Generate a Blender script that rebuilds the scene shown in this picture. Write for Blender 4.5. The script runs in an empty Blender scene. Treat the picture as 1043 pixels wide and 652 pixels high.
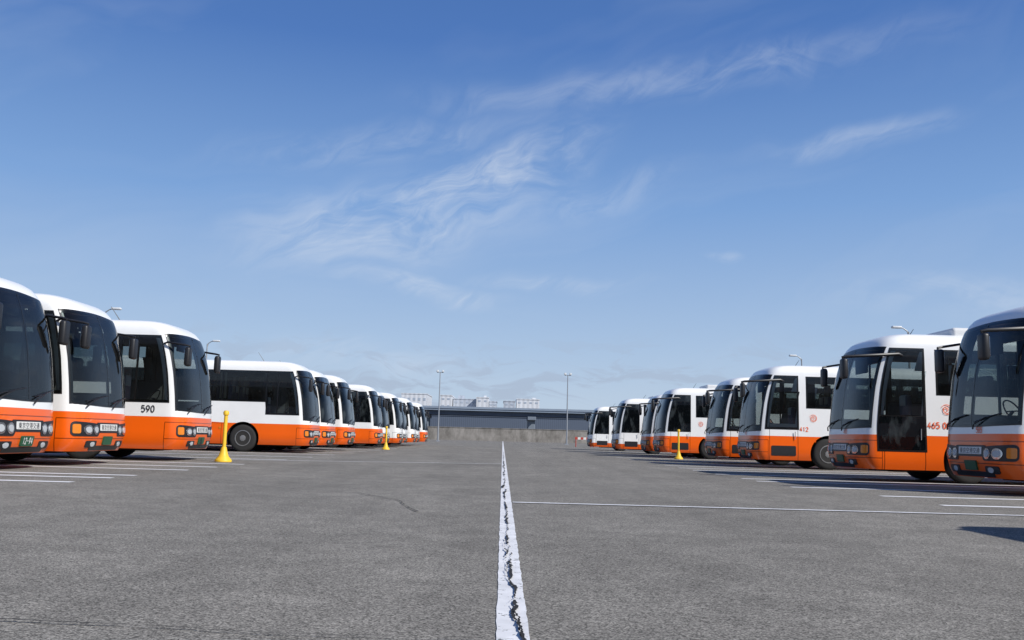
import bpy, bmesh, math, random
from mathutils import Vector, Matrix
random.seed(7)
scn = bpy.context.scene
col = scn.collection
PI = math.pi

# ------------------------------------------------------------------ helpers
def new_mat(name):
    m = bpy.data.materials.new(name); m.use_nodes = True
    return m, m.node_tree.nodes, m.node_tree.links, m.node_tree.nodes['Principled BSDF']

def simple(name, colr, rough=0.5, metal=0.0, spec=0.5, var=0.12, scale=6.0, coat=0.0):
    m, N, L, b = new_mat(name)
    tc = N.new('ShaderNodeTexCoord'); nz = N.new('ShaderNodeTexNoise')
    nz.inputs['Scale'].default_value = scale; nz.inputs['Detail'].default_value = 2
    L.new(tc.outputs['Object'], nz.inputs['Vector'])
    mr = N.new('ShaderNodeMapRange'); mr.inputs['To Min'].default_value = 1 - var; mr.inputs['To Max'].default_value = 1 + var
    L.new(nz.outputs['Fac'], mr.inputs['Value'])
    mx = N.new('ShaderNodeVectorMath'); mx.operation = 'SCALE'; mx.inputs[0].default_value = colr[:3]
    L.new(mr.outputs['Result'], mx.inputs['Scale'])
    L.new(mx.outputs['Vector'], b.inputs['Base Color'])
    b.inputs['Roughness'].default_value = rough; b.inputs['Metallic'].default_value = metal
    b.inputs['Specular IOR Level'].default_value = spec; b.inputs['Coat Weight'].default_value = coat
    return m

def add_obj(name, me, parent=None, loc=None, rot=None, **props):
    o = bpy.data.objects.new(name, me); col.objects.link(o)
    if parent is not None: o.parent = parent
    if loc is not None: o.location = loc
    if rot is not None: o.rotation_euler = rot
    for k, v in props.items(): o[k] = v
    return o

def mesh_from(name, verts, faces, mats, fm=None, smooth=True, sharp=40):
    me = bpy.data.meshes.new(name); me.from_pydata([tuple(v) for v in verts], [], faces)
    for m in mats: me.materials.append(m)
    if fm:
        for i, p in enumerate(me.polygons): p.material_index = fm[i]
    bm = bmesh.new(); bm.from_mesh(me); bmesh.ops.recalc_face_normals(bm, faces=bm.faces); bm.to_mesh(me); bm.free()
    if smooth:
        for p in me.polygons: p.use_smooth = True
        me.set_sharp_from_angle(angle=math.radians(sharp))
    me.update()
    return me

class MB:
    def __init__(s): s.v = []; s.f = []; s.m = []
    def add(s, v, f, m=0):
        o = len(s.v); s.v += [Vector(x) for x in v]; s.f += [tuple(i + o for i in q) for q in f]; s.m += [m] * len(f)
    def box(s, x0, x1, y0, y1, z0, z1, m=0, bev=0.0):
        bm = bmesh.new(); bmesh.ops.create_cube(bm, size=1)
        for v in bm.verts:
            v.co = Vector(((x0 + x1) / 2 + v.co.x * (x1 - x0), (y0 + y1) / 2 + v.co.y * (y1 - y0), (z0 + z1) / 2 + v.co.z * (z1 - z0)))
        if bev > 0: bmesh.ops.bevel(bm, geom=bm.edges[:], offset=bev, segments=3, affect='EDGES', profile=0.5)
        bm.verts.index_update()
        s.add([v.co.copy() for v in bm.verts], [tuple(v.index for v in f.verts) for f in bm.faces], m); bm.free()
    def lathe(s, prof, n=24, axis='Z', c=(0, 0, 0), m=0):
        vs = []; fs = []; c = Vector(c)
        for (r, h) in prof:
            for i in range(n):
                a = 2 * PI * i / n
                if axis == 'Z': p = Vector((r * math.cos(a), r * math.sin(a), h))
                elif axis == 'Y': p = Vector((r * math.cos(a), h, r * math.sin(a)))
                else: p = Vector((h, r * math.cos(a), r * math.sin(a)))
                vs.append(p + c)
        k = len(prof)
        for j in range(k - 1):
            for i in range(n):
                fs.append((j * n + i, j * n + (i + 1) % n, (j + 1) * n + (i + 1) % n, (j + 1) * n + i))
        fs.append(tuple(range(n))); fs.append(tuple((k - 1) * n + i for i in range(n)))
        s.add(vs, fs, m)
    def tube(s, pts, rad, n=10, m=0):
        pts = [Vector(p) for p in pts]
        if not isinstance(rad, (list, tuple)): rad = [rad] * len(pts)
        vs = []; fs = []
        for k, p in enumerate(pts):
            d = (pts[min(k + 1, len(pts) - 1)] - pts[max(k - 1, 0)]).normalized()
            up = Vector((0, 0, 1)) if abs(d.z) < 0.9 else Vector((0, 1, 0))
            a = d.cross(up).normalized(); b = d.cross(a).normalized()
            for i in range(n):
                t = 2 * PI * i / n; vs.append(p + (a * math.cos(t) + b * math.sin(t)) * rad[k])
        for k in range(len(pts) - 1):
            for i in range(n):
                fs.append((k * n + i, k * n + (i + 1) % n, (k + 1) * n + (i + 1) % n, (k + 1) * n + i))
        fs.append(tuple(range(n))); fs.append(tuple((len(pts) - 1) * n + i for i in range(n)))
        s.add(vs, fs, m)
    def mesh(s, name, mats, smooth=True, sharp=40): return mesh_from(name, s.v, s.f, mats, s.m, smooth, sharp)

def lerp_tab(tab, z):
    if z <= tab[0][0]: return tab[0][1]
    for (a, va), (b, vb) in zip(tab, tab[1:]):
        if z <= b: return va + (vb - va) * (z - a) / (b - a)
    return tab[-1][1]

# ------------------------------------------------------------------ materials
def paint_mat(name, base_z, swoosh=3.0):
    m, N, L, b = new_mat(name)
    tc = N.new('ShaderNodeTexCoord'); sp = N.new('ShaderNodeSeparateXYZ'); L.new(tc.outputs['Object'], sp.inputs[0])
    def M(op, a, c=None, d=None):
        n = N.new('ShaderNodeMath'); n.operation = op
        for i, x in enumerate((a, c, d)):
            if x is None: continue
            if isinstance(x, (int, float)): n.inputs[i].default_value = x
            else: L.new(x, n.inputs[i])
        return n.outputs[0]
    X, Y, Z = sp.outputs
    back = M('MAXIMUM', M('SUBTRACT', M('MULTIPLY', X, -1.0), swoosh), 0.0)
    bound = M('ADD', base_z, M('MULTIPLY', M('MINIMUM', back, 3.0), 0.04))
    isor = M('LESS_THAN', Z, bound)
    nz = N.new('ShaderNodeTexNoise'); nz.inputs['Scale'].default_value = 1.3; nz.inputs['Detail'].default_value = 4
    L.new(tc.outputs['Object'], nz.inputs['Vector'])
    mr = N.new('ShaderNodeMapRange'); mr.inputs['To Min'].default_value = 0.90; mr.inputs['To Max'].default_value = 1.06
    L.new(nz.outputs['Fac'], mr.inputs['Value'])
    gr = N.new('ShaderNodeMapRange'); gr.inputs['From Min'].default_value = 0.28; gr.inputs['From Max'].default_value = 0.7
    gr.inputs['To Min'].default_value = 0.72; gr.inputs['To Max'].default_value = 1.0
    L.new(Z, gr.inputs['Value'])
    fr = M('FRACT', M('DIVIDE', M('ADD', X, 20.3), 1.22))
    line = M('LESS_THAN', fr, 0.013)
    line = M('MULTIPLY', line, M('LESS_THAN', Z, 1.03))
    line = M('MULTIPLY', line, M('LESS_THAN', X, -3.1))
    l2 = M('COMPARE', Z, 1.03, 0.009); l2 = M('MULTIPLY', l2, M('LESS_THAN', X, -3.1))
    l3 = M('COMPARE', Z, 0.53, 0.009); l3 = M('MULTIPLY', l3, M('GREATER_THAN', X, -0.45))
    l4 = M('COMPARE', Z, 0.92, 0.009); l4 = M('MULTIPLY', l4, M('GREATER_THAN', X, -0.45))
    l6 = M('MULTIPLY', M('COMPARE', X, -.45, .009), M('LESS_THAN', Z, .92))
    dy = M('GREATER_THAN', Y, 1.0)
    l5 = M('MAXIMUM', M('COMPARE', X, -1.42, .010), M('COMPARE', X, -.50, .010))
    l5 = M('MULTIPLY', M('MULTIPLY', l5, dy), M('LESS_THAN', Z, 1.5))
    line = M('MAXIMUM', M('MAXIMUM', M('MAXIMUM', line, l2), M('MAXIMUM', l3, l4)), M('MAXIMUM', l5, l6))
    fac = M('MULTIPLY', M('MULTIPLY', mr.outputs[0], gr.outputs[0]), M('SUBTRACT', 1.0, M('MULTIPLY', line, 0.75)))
    mx = N.new('ShaderNodeMix'); mx.data_type = 'RGBA'; L.new(isor, mx.inputs['Factor'])
    mx.inputs['A'].default_value = (0.84, 0.84, 0.82, 1); mx.inputs['B'].default_value = (0.88, 0.125, 0.005, 1)
    sc = N.new('ShaderNodeVectorMath'); sc.operation = 'SCALE'
    L.new(mx.outputs['Result'], sc.inputs[0]); L.new(fac, sc.inputs['Scale'])
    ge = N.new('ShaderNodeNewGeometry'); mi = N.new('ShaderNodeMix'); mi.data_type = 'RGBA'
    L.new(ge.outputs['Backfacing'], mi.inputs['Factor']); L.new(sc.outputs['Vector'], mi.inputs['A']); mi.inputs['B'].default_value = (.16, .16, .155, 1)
    L.new(mi.outputs['Result'], b.inputs['Base Color'])
    b.inputs['Roughness'].default_value = 0.28; b.inputs['Coat Weight'].default_value = 0.25; b.inputs['Coat Roughness'].default_value = 0.06
    return m
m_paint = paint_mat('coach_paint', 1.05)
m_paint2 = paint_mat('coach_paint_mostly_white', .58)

def glass_mat(name, lo, hi):
    m, N, L, b = new_mat(name)
    tc = N.new('ShaderNodeTexCoord'); mp = N.new('ShaderNodeMapping'); mp.inputs['Scale'].default_value = (2.2, 2.2, .9)
    L.new(tc.outputs['Object'], mp.inputs[0])
    nz = N.new('ShaderNodeTexNoise'); nz.inputs['Scale'].default_value = 2.4; nz.inputs['Detail'].default_value = 4
    L.new(mp.outputs[0], nz.inputs['Vector'])
    cr = N.new('ShaderNodeValToRGB'); cr.color_ramp.elements[0].position = .50; cr.color_ramp.elements[1].position = .66
    cr.color_ramp.elements[0].color = lo; cr.color_ramp.elements[1].color = hi
    L.new(nz.outputs['Fac'], cr.inputs[0]); L.new(cr.outputs[0], b.inputs['Base Color'])
    b.inputs['Roughness'].default_value = 0.02; b.inputs['Specular IOR Level'].default_value = 0.40
    return m
m_glass = glass_mat('tinted_glass', (.003, .004, .005, 1), (.03, .036, .038, 1))
def clear_glass(name, tint):
    m, N, L, b = new_mat(name)
    out = N['Material Output']
    fr = N.new('ShaderNodeFresnel'); fr.inputs['IOR'].default_value = 1.5
    gl = N.new('ShaderNodeBsdfGlossy'); gl.inputs['Roughness'].default_value = .015
    tr = N.new('ShaderNodeBsdfTransparent'); tr.inputs['Color'].default_value = tint
    tc = N.new('ShaderNodeTexCoord'); nz = N.new('ShaderNodeTexNoise'); nz.inputs['Scale'].default_value = 2.0; nz.inputs['Detail'].default_value = 3
    L.new(tc.outputs['Object'], nz.inputs['Vector'])
    mr = N.new('ShaderNodeMapRange'); mr.inputs[3].default_value = 0; mr.inputs[4].default_value = .04; L.new(nz.outputs['Fac'], mr.inputs[0])
    df = N.new('ShaderNodeBsdfDiffuse'); df.inputs['Color'].default_value = (.25, .25, .24, 1)
    m0 = N.new('ShaderNodeMixShader'); L.new(mr.outputs[0], m0.inputs[0]); L.new(tr.outputs[0], m0.inputs[1]); L.new(df.outputs[0], m0.inputs[2])
    m1 = N.new('ShaderNodeMixShader'); L.new(fr.outputs[0], m1.inputs[0]); L.new(m0.outputs[0], m1.inputs[1]); L.new(gl.outputs[0], m1.inputs[2])
    L.new(m1.outputs[0], out.inputs['Surface'])
    return m
m_cglass = clear_glass('clear_tinted_glass', (.48, .53, .53, 1))
m_black = simple('black_plastic', (.014, .014, .016), .45, scale=9)
m_rubber = simple('tyre_rubber', (.022, .021, .02), .85, scale=12)
m_gasket = simple('window_gasket', (.008, .008, .008), .3)
m_silver = simple('wheel_rim_silver', (.26, .26, .26), .45, .5, var=.25, scale=9)
m_chrome = simple('lamp_reflector', (.50, .51, .53), .15, .9)
m_lens = simple('lamp_lens', (.55, .58, .60), .08, .2)
m_amber = simple('amber_lens', (.65, .20, .02), .15)
m_arch = simple('wheel_arch_dark', (.012, .012, .012), .9)
m_plate = simple('plate_green', (.012, .085, .04), .4)
m_white = simple('white_lettering', (.70, .70, .67), .5, var=.03)
m_dkt = simple('dark_lettering', (.02, .02, .025), .5, var=.03)
m_ort = simple('orange_lettering', (.85, .13, .02), .5, var=.03)
m_acw = simple('roof_unit_white', (.72, .72, .70), .45, var=.08)
m_steel = simple('galvanised_steel', (.30, .31, .32), .5, .3, var=.15)
m_lampw = simple('lamp_housing', (.6, .62, .63), .4, var=.05)
m_yellow = simple('yellow_post_plastic', (.80, .50, .03), .5, var=.15)
m_red = simple('red_barrier_paint', (.45, .05, .03), .5)
m_dest = simple('destination_panel', (.05, .065, .06), .3)
m_mast = simple('mast_grey', (.26, .28, .31), .6)
m_seat = simple('seat_fabric', (.12, .13, .19), .9, scale=20)
m_cover = simple('seat_cover_white', (.60, .60, .57), .9)
m_dash = simple('dashboard_grey', (.07, .07, .07), .7)
m_floor = simple('cabin_floor', (.08, .08, .08), .8)
m_curt = simple('curtain_fabric', (.48, .42, .32), .95)

# ------------------------------------------------------------------ coach surface (front at x=0 facing +x)
DEP = 0.47; PW = 3.5
T_W = [(.28, 1.215), (.45, 1.25), (1.2, 1.25), (2.3, 1.25), (2.8, 1.245), (3.0, 1.235), (3.14, 1.215), (3.24, 1.175), (3.31, 1.11), (3.36, 1.01), (3.39, .82)]
T_X = [(.28, -.06), (.40, .0), (.62, .04), (1.0, .02), (1.2, .0), (1.6, -.04), (2.1, -.11), (2.5, -.20), (2.8, -.29), (3.0, -.37), (3.14, -.45), (3.24, -.54), (3.31, -.66), (3.36, -.84), (3.39, -1.2)]
def Wd(z): return lerp_tab(T_W, z)
def XF(z): return lerp_tab(T_X, z)
def S_front(phi, z):
    w = Wd(z); d = DEP
    r = 1 / ((abs(math.cos(phi) / d) ** PW + abs(math.sin(phi) / w) ** PW) ** (1 / PW))
    return Vector((XF(z) - d + r * math.cos(phi), r * math.sin(phi), z))
def S_side(sg, x, z):
    w = Wd(z); x0 = XF(z) - DEP
    if x > x0:
        q = min((x - x0) / DEP, .995); w = w * (1 - q ** PW) ** (1 / PW)
    return Vector((x, sg * w, z))
def S_fy(y, z):
    w = Wd(z); q = min(abs(y) / w, .995)
    return Vector((XF(z) - DEP + DEP * (1 - q ** PW) ** (1 / PW), y, z))

def patch(mb, fn, a0, a1, b0, b1, ra, rb, off=.012, nu=16, nv=10, m=0, top=None, bot=None, rimd=.03):
    us = []; sg = (a1 - a0) / abs(a1 - a0)
    for i in range(5): us.append(a0 + sg * ra * (1 - math.cos(i / 4 * PI / 2)))
    lo, hi = us[-1], a1 - (us[-1] - a0)
    for i in range(1, nu): us.append(lo + (hi - lo) * i / nu)
    for i in range(5): us.append(a1 - sg * ra * (1 - math.cos((4 - i) / 4 * PI / 2)))
    vs = []; rim = []
    for u in us:
        d = min(abs(u - a0), abs(a1 - u)); k = 0
        if d < ra: k = rb * (1 - math.sqrt(max(0, 1 - ((ra - d) / ra) ** 2)))
        t = (u - a0) / (a1 - a0)
        zt = (b1 if top is None else top(t)) - k; zb = (b0 if bot is None else bot(t)) + k
        for j in range(nv + 1):
            z = zb + (zt - zb) * j / nv
            p = fn(u, z); e = 1e-3
            n = (fn(u + e, z) - fn(u - e, z)).cross(fn(u, z + e) - fn(u, z - e)).normalized()
            if n.dot(p - Vector((-2.5, 0, 1.5))) < 0: n = -n
            vs.append(p + n * off); rim.append(p - n * rimd)
    nn = len(us); K = nv + 1; fs = []
    for i in range(nn - 1):
        for j in range(nv): fs.append((i * K + j, (i + 1) * K + j, (i + 1) * K + j + 1, i * K + j + 1))
    if rimd > -.9:
        loop = [i * K for i in range(nn)] + [(nn - 1) * K + j for j in range(1, K)] + [i * K + nv for i in range(nn - 2, -1, -1)] + [j for j in range(nv - 1, 0, -1)]
        base = len(vs); rv = [rim[i] for i in loop]
        for i in range(len(loop)):
            j = (i + 1) % len(loop); fs.append((loop[i], loop[j], base + j, base + i))
        vs = vs + rv
    mb.add(vs, fs, m)
def frame(mb, fn, a0, a1, b0, b1, ta, tb, off, m=0, nu=30, nv=12, top=None, bot=None):
    tp = top or (lambda t: b1); bt = bot or (lambda t: b0)
    patch(mb, fn, a0, a1, b0, b1, 1e-4, 1e-4, off, nu, 2, m, top=tp, bot=lambda t: tp(t) - tb)
    patch(mb, fn, a0, a1, b0, b1, 1e-4, 1e-4, off, nu, 2, m, top=lambda t: bt(t) + tb, bot=bt)
    patch(mb, fn, a0, a0 + ta, b0, b1, 1e-4, 1e-4, off - .001, 3, nv, m, top=lambda t: tp(0) - tb, bot=lambda t: bt(0) + tb)
    patch(mb, fn, a1 - ta, a1, b0, b1, 1e-4, 1e-4, off - .001, 3, nv, m, top=lambda t: tp(1) - tb, bot=lambda t: bt(1) + tb)

PARTS = []
def part(name, me, parent=None, loc=(0, 0, 0), rot=(0, 0, 0), tag='all'):
    PARTS.append((name, me, parent, loc, rot, tag)); return len(PARTS) - 1

def build_body():
    zs = [.28, .34, .42, .52, .62, .8, 1.0, 1.25, 1.45, 1.6, 1.88, 2.0, 2.3, 2.5, 2.65, 2.8, 2.94, 3.02, 3.08, 3.14, 3.19, 3.24, 3.28, 3.31, 3.34, 3.36, 3.39]
    nf = 40; ns = 40; nr = 14
    vs = []
    for z in zs:
        w = Wd(z); xf = XF(z)
        xr = -11.98 + max(0, z - 2.4) * .12 + (0.1 if z > 3.2 else 0) + (0.25 if z > 3.3 else 0)
        ring = []
        for i in range(nf + 1): ring.append(S_front(-PI / 2 + PI * i / nf, z))
        xa = xf - DEP; xb = xr + .25
        for i in range(1, ns): ring.append(Vector((xa + (xb - xa) * i / ns, w, z)))
        for i in range(nr + 1):
            ph = PI / 2 - PI * i / nr
            r = 1 / ((abs(math.cos(ph) / .25) ** 3.2 + abs(math.sin(ph) / w) ** 3.2) ** (1 / 3.2))
            ring.append(Vector((xb - r * math.cos(ph), r * math.sin(ph), z)))
        for i in range(1, ns): ring.append(Vector((xb + (xa - xb) * i / ns, -w, z)))
        vs += ring
    n = len(vs) // len(zs); fs = []
    for k in range(len(zs) - 1):
        for i in range(n): fs.append((k * n + i, k * n + (i + 1) % n, (k + 1) * n + (i + 1) % n, (k + 1) * n + i))
    fs.append(tuple(range(n))); fs.append(tuple((len(zs) - 1) * n + i for i in range(n)))
    me = mesh_from('body', vs, fs, [m_paint, m_arch])
    o = bpy.data.objects.new('tmp', me); col.objects.link(o)
    cutters = []
    for cx in (-2.42, -8.75):
        mb = MB(); mb.lathe([(.60, -1.5), (.60, 1.5)], 40, 'Y', (cx, 0, .50), 0)
        cm = mb.mesh('cut', [m_arch]); c = bpy.data.objects.new('cut', cm); col.objects.link(c); cutters.append(c)
        md = o.modifiers.new('b', 'BOOLEAN'); md.operation = 'DIFFERENCE'; md.solver = 'EXACT'; md.object = c
        md.material_mode = 'TRANSFER'
    dg = bpy.context.evaluated_depsgraph_get(); dg.update()
    me2 = bpy.data.meshes.new_from_object(o.evaluated_get(dg)); me2.name = 'body'
    for p in me2.polygons: p.use_smooth = True
    me2.set_sharp_from_angle(angle=math.radians(35))
    for c in cutters + [o]: bpy.data.objects.remove(c)
    return me2
body_me = build_body()
B = part('body', body_me)
body_white = body_me.copy()
for i, mm in enumerate(body_white.materials):
    if mm == m_paint: body_white.materials[i] = m_paint2
body_open = body_me.copy()
bm = bmesh.new(); bm.from_mesh(body_open); kill = []
for f in bm.faces:
    c = f.calc_center_median()
    if c.z < 1.25 or c.z > 3.02: continue
    if c.x > XF(c.z) - DEP - .001:
        ph = math.degrees(math.atan2(abs(c.y), c.x - (XF(c.z) - DEP)))
        if ph < 76.5: kill.append(f); continue
    x = c.x
    if c.y < 0:
        if -11.1 < x < -1.60 and 1.88 < c.z < 2.94: kill.append(f)
        elif -1.60 <= x < XF(c.z) - DEP - .02 and 1.45 < c.z < 2.94: kill.append(f)
    elif c.y > 0:
        if -11.1 < x < -1.95 and 2.0 < c.z < 2.94: kill.append(f)
        elif -1.35 <= x < XF(c.z) - DEP - .02 and 1.45 < c.z < 2.94: kill.append(f)
bmesh.ops.delete(bm, geom=kill, context='FACES'); bm.to_mesh(body_open); bm.free()

tpf = lambda t: 3.09 - .05 * abs(2 * t - 1) ** 2.5
btf = lambda t: 1.17 + .03 * abs(2 * t - 1) ** 3
mb = MB()
frame(mb, S_front, math.radians(-79), math.radians(79), 1.17, 3.09, math.radians(3.0), .075, .007, 0, 40, 12, tpf, btf)
WS = part('windshield', mb.mesh('windshield_surround', [m_gasket]), B)
for (a, b) in ((-77.8, -.5), (.5, 77.8)):
    mb = MB()
    patch(mb, S_front, math.radians(a), math.radians(b), 1.22, 3.04, math.radians(2), .05, .011, 26, 12, 0,
          top=lambda t: 3.06 - .05 * ((1 - t) if a < -1 else t) ** 2.5, bot=lambda t: 1.20 + .025 * ((1 - t) if a < -1 else t) ** 3, rimd=-1)
    part('glass_pane', mb.mesh('glass_pane', [m_glass]), WS)
mb = MB(); patch(mb, S_fy, -.022, .022, 1.2, 3.05, .006, .006, .014, 2, 12)
part('windshield_divider', mb.mesh('windshield_divider', [m_gasket]), WS)
for sy in (-.95, .12):
    mb = MB()
    def wp(y, z, o=.035): p = S_fy(y, z); p.x += o; return p
    mb.tube([wp(sy, 1.14), wp(sy + .08, 1.22, .06), wp(sy + .42, 1.34, .05)], [.016, .013, .01], 6)
    mb.tube([wp(sy + .02, 1.26, .03), wp(sy + .42, 1.34, .035), wp(sy + .82, 1.40, .03)], .011, 6)
    part('wiper', mb.mesh('wiper', [m_black]), B)

def sidefn(sg): return lambda x, z: S_side(sg, x, z)
def raked(sg, xf0, xr0):
    def f(u, z):
        xf = xf0 + XF(max(z, 1.2)) * .9
        return S_side(sg, xf + (xr0 - xf) * u, z)
    return f
for sg in (-1, 1):
    xs = [(-1.66, -3.25), (-3.27, -4.8), (-4.82, -6.35), (-6.37, -7.9), (-7.92, -9.45), (-9.47, -11.3)]
    if sg > 0: xs[0] = (-1.76, -3.25)
    zb = 1.84 if sg < 0 else 1.96
    mb = MB(); frame(mb, sidefn(sg), -11.38, -1.63 if sg < 0 else -1.70, zb, 3.0, .12, .075, .004)
    xe = -1.70 if sg > 0 else -1.63
    patch(mb, sidefn(sg), xe - (.30 if sg > 0 else .04), xe - (.001 if sg < 0 else .121), zb + .076, 2.924, 1e-4, 1e-4, .0025, 3, 6)
    for (a, b) in xs[:-1]: patch(mb, sidefn(sg), b - .05, b + .03, zb + .076, 2.924, 1e-4, 1e-4, .003, 2, 6)
    G = part('window_surround', mb.mesh('window_surround', [m_gasket]), B)
    for (a, b) in xs:
        mb = MB(); patch(mb, sidefn(sg), b, a, zb + .03, 2.965, .02, .02, .011, 6, 6, rimd=-1)
        part('side_window', mb.mesh('side_window', [m_glass]), G)
mb = MB(); frame(mb, raked(-1, -.36, -1.63), 0, 1, 1.38, 3.0, .035, .07, .006)
DW = part('driver_window', mb.mesh('driver_window', [m_gasket]), B)
mb = MB(); patch(mb, raked(-1, -.38, -1.61), 0, 1, 1.40, 2.98, .03, .04, .010, 12, 10, rimd=-1)
part('glass_pane', mb.mesh('glass_pane', [m_glass]), DW)
mb = MB(); patch(mb, sidefn(-1), -1.23, -1.19, 1.43, 2.95, .008, .008, .014, 2, 6)
part('window_divider', mb.mesh('window_divider', [m_gasket]), DW)
for tag, zb in (('doorA', .68), ('doorB', 1.26)):
    mb = MB()
    frame(mb, raked(1, -.34, -1.46), 0, 1, zb, 3.02, .06, .08, .006)
    if tag == 'doorA':
        patch(mb, raked(1, -.40, -1.41), 0, 1, .755, 1.50, .01, .01, .004, 6, 6)
    DR = part('door', mb.mesh('door', [m_gasket]), B, tag=tag)
    if tag == 'doorA':
        mb = MB(); patch(mb, raked(1, -.38, -1.42), 0, 1, 1.5, 2.98, .03, .04, .013, 10, 10, rimd=-1)
        part('door_window', mb.mesh('door_window', [m_glass]), DR, tag=tag)
        mb = MB(); patch(mb, raked(1, -.38, -1.42), 0, 1, .73, 1.47, .03, .04, .013, 8, 6)
        part('lower_door_window', mb.mesh('lower_door_window', [m_glass]), DR, tag=tag)
    else:
        mb = MB(); patch(mb, raked(1, -.38, -1.42), 0, 1, 1.30, 2.98, .03, .04, .013, 10, 10, rimd=-1)
        part('door_window', mb.mesh('door_window', [m_glass]), DR, tag=tag)
        mb = MB(); patch(mb, sidefn(1), -1.35, -.55, .42, .74, .04, .04, .010, 6, 4)
        part('side_vent', mb.mesh('side_vent', [m_black]), B, tag=tag)
    mb = MB(); mb.tube([S_side(1, -1.32, .95) + Vector((0, .03, 0)), S_side(1, -1.32, 1.2) + Vector((0, .045, 0))], .012, 6)
    part('handle', mb.mesh('handle', [m_steel]), DR, tag=tag)

# cabin interior (near coaches)
mb = MB()
mb.box(-11.6, -2.0, -1.17, 1.17, 1.25, 1.32, 0); mb.box(-1.999, -.5, -1.1, .3, .95, 1.0, 0)
part('cabin_floor', mb.mesh('cabin_floor', [m_floor], smooth=False), B, tag='cabin')
mb = MB(); mb.box(-.95, -.32, -1.0, 1.0, .85, 1.22, 0, .07); mb.box(-.95, -.64, -.95, -.05, 1.15, 1.38, 0, .07)
part('dashboard', mb.mesh('dashboard', [m_dash]), B, tag='cabin')
mb = MB()
ring = [Vector((-1.05 + .12 * math.sin(a), -.5 + .24 * math.cos(a), 1.5 + .20 * math.sin(a))) for a in [k * PI / 12 for k in range(25)]]
mb.tube(ring, .015, 6); mb.tube([(-.85, -.5, 1.25), (-1.05, -.5, 1.5)], .03, 6); mb.tube([(-1.05, -.74, 1.5), (-1.05, -.26, 1.5)], .014, 6)
part('steering_wheel', mb.mesh('steering_wheel', [m_black]), B, tag='cabin')
def seat_mesh(w):
    mb = MB(); mb.box(-.24, .24, -w / 2, w / 2, 0, .16, 0, .05)
    mb.box(-.34, -.20, -w / 2, w / 2, .10, .86, 0, .05); mb.box(-.355, -.185, -w / 2 + .06, w / 2 - .06, .60, .87, 1, .04)
    return mb.mesh('seat', [m_seat, m_cover])
sm = seat_mesh(.46)
part('driver_seat', sm, B, (-1.5, -.5, 1.18), (0, 0, 0), 'cabin')
for k in range(10):
    for y in (-.92, -.45, .45, .92): part('seat', sm, B, (-2.75 - k * .88, y, 1.58), (0, 0, 0), 'cabin')
for sg in (-1, 1):
    for a in (-3.26, -4.81, -6.36, -7.91, -9.46):
        mb = MB()
        for j in range(4): mb.tube([(a - .09 + j * .06, sg * 1.17, 1.95), (a - .09 + j * .06, sg * 1.17, 2.9)], .032, 6)
        part('curtain', mb.mesh('curtain', [m_curt]), B, tag='cabin')
mb = MB(); mb.box(-.72, -.66, -.1, .85, 2.72, 2.93, 0, .01)
part('destination_sign', mb.mesh('destination_sign', [m_dest]), B, tag='cabin')
mb = MB(); mb.box(-.76, -.73, -.95, -.2, 2.55, 2.9, 0, .01)
part('sun_visor', mb.mesh('sun_visor', [m_dash]), B, tag='cabin')

# lamps
for sg in (-1, 1):
    f = (lambda s: (lambda a, z: S_front(s * a, z)))(sg)
    mb = MB()
    patch(mb, f, math.radians(42), math.radians(78), .57, .86, math.radians(4), .08, .010, 16, 4, 0,
          top=lambda t: .82 + .05 * t, bot=lambda t: .58 + .0 * t)
    for (a0, a1) in ((45, 55.5), (57, 67.5)):
        patch(mb, f, math.radians(a0), math.radians(a1), .61, .80, math.radians(5.1), .094, .018, 8, 6, 1)
        patch(mb, f, math.radians(a0 + 1.8), math.radians(a1 - 1.8), .645, .765, math.radians(3.4), .058, .026, 6, 4, 2)
    patch(mb, f, math.radians(70), math.radians(76.5), .63, .81, math.radians(1.5), .03, .016, 6, 3, 3)
    part('headlight', mb.mesh('headlight', [m_black, m_chrome, m_lens, m_amber]), B)
    mb = MB()
    patch(mb, f, math.radians(44), math.radians(63), .36, .49, math.radians(2), .03, .012, 6, 3, 0)
    patch(mb, f, math.radians(49), math.radians(57), .38, .47, math.radians(3.9), .043, .018, 5, 3, 1)
    part('fog_light', mb.mesh('fog_light', [m_black, m_lens]), B)
mb = MB()
patch(mb, S_fy, -.52, .52, .65, .85, .04, .04, .012, 8, 3)
GR = part('grille', mb.mesh('grille', [m_black]), B)
mb = MB()
patch(mb, S_fy, -.40, .40, .69, .82, .01, .01, .018, 8, 3)
NP = part('name_plate', mb.mesh('name_plate', [m_white]), GR)
mb = MB(); patch(mb, S_fy, -.66, .66, .30, .39, .04, .02, .010, 6, 2)
part('air_intake', mb.mesh('air_intake', [m_black]), B)
mb = MB(); patch(mb, S_fy, -.20, .20, .41, .58, .015, .015, .03, 4, 3)
PL = part('license_plate', mb.mesh('license_plate', [m_plate]), B)
mb = MB()
patch(mb, sidefn(-1), -3.3, -3.22, .82, .90, .01, .01, .015, 2, 2, 0)
part('side_marker', mb.mesh('side_marker', [m_amber]), B)
mb = MB()
for k in range(6):
    patch(mb, sidefn(-1), -10.9, -9.9, .55 + k * .07, .59 + k * .07, .01, .008, .01, 3, 1)
part('engine_vent', mb.mesh('engine_vent', [m_black]), B)
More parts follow.
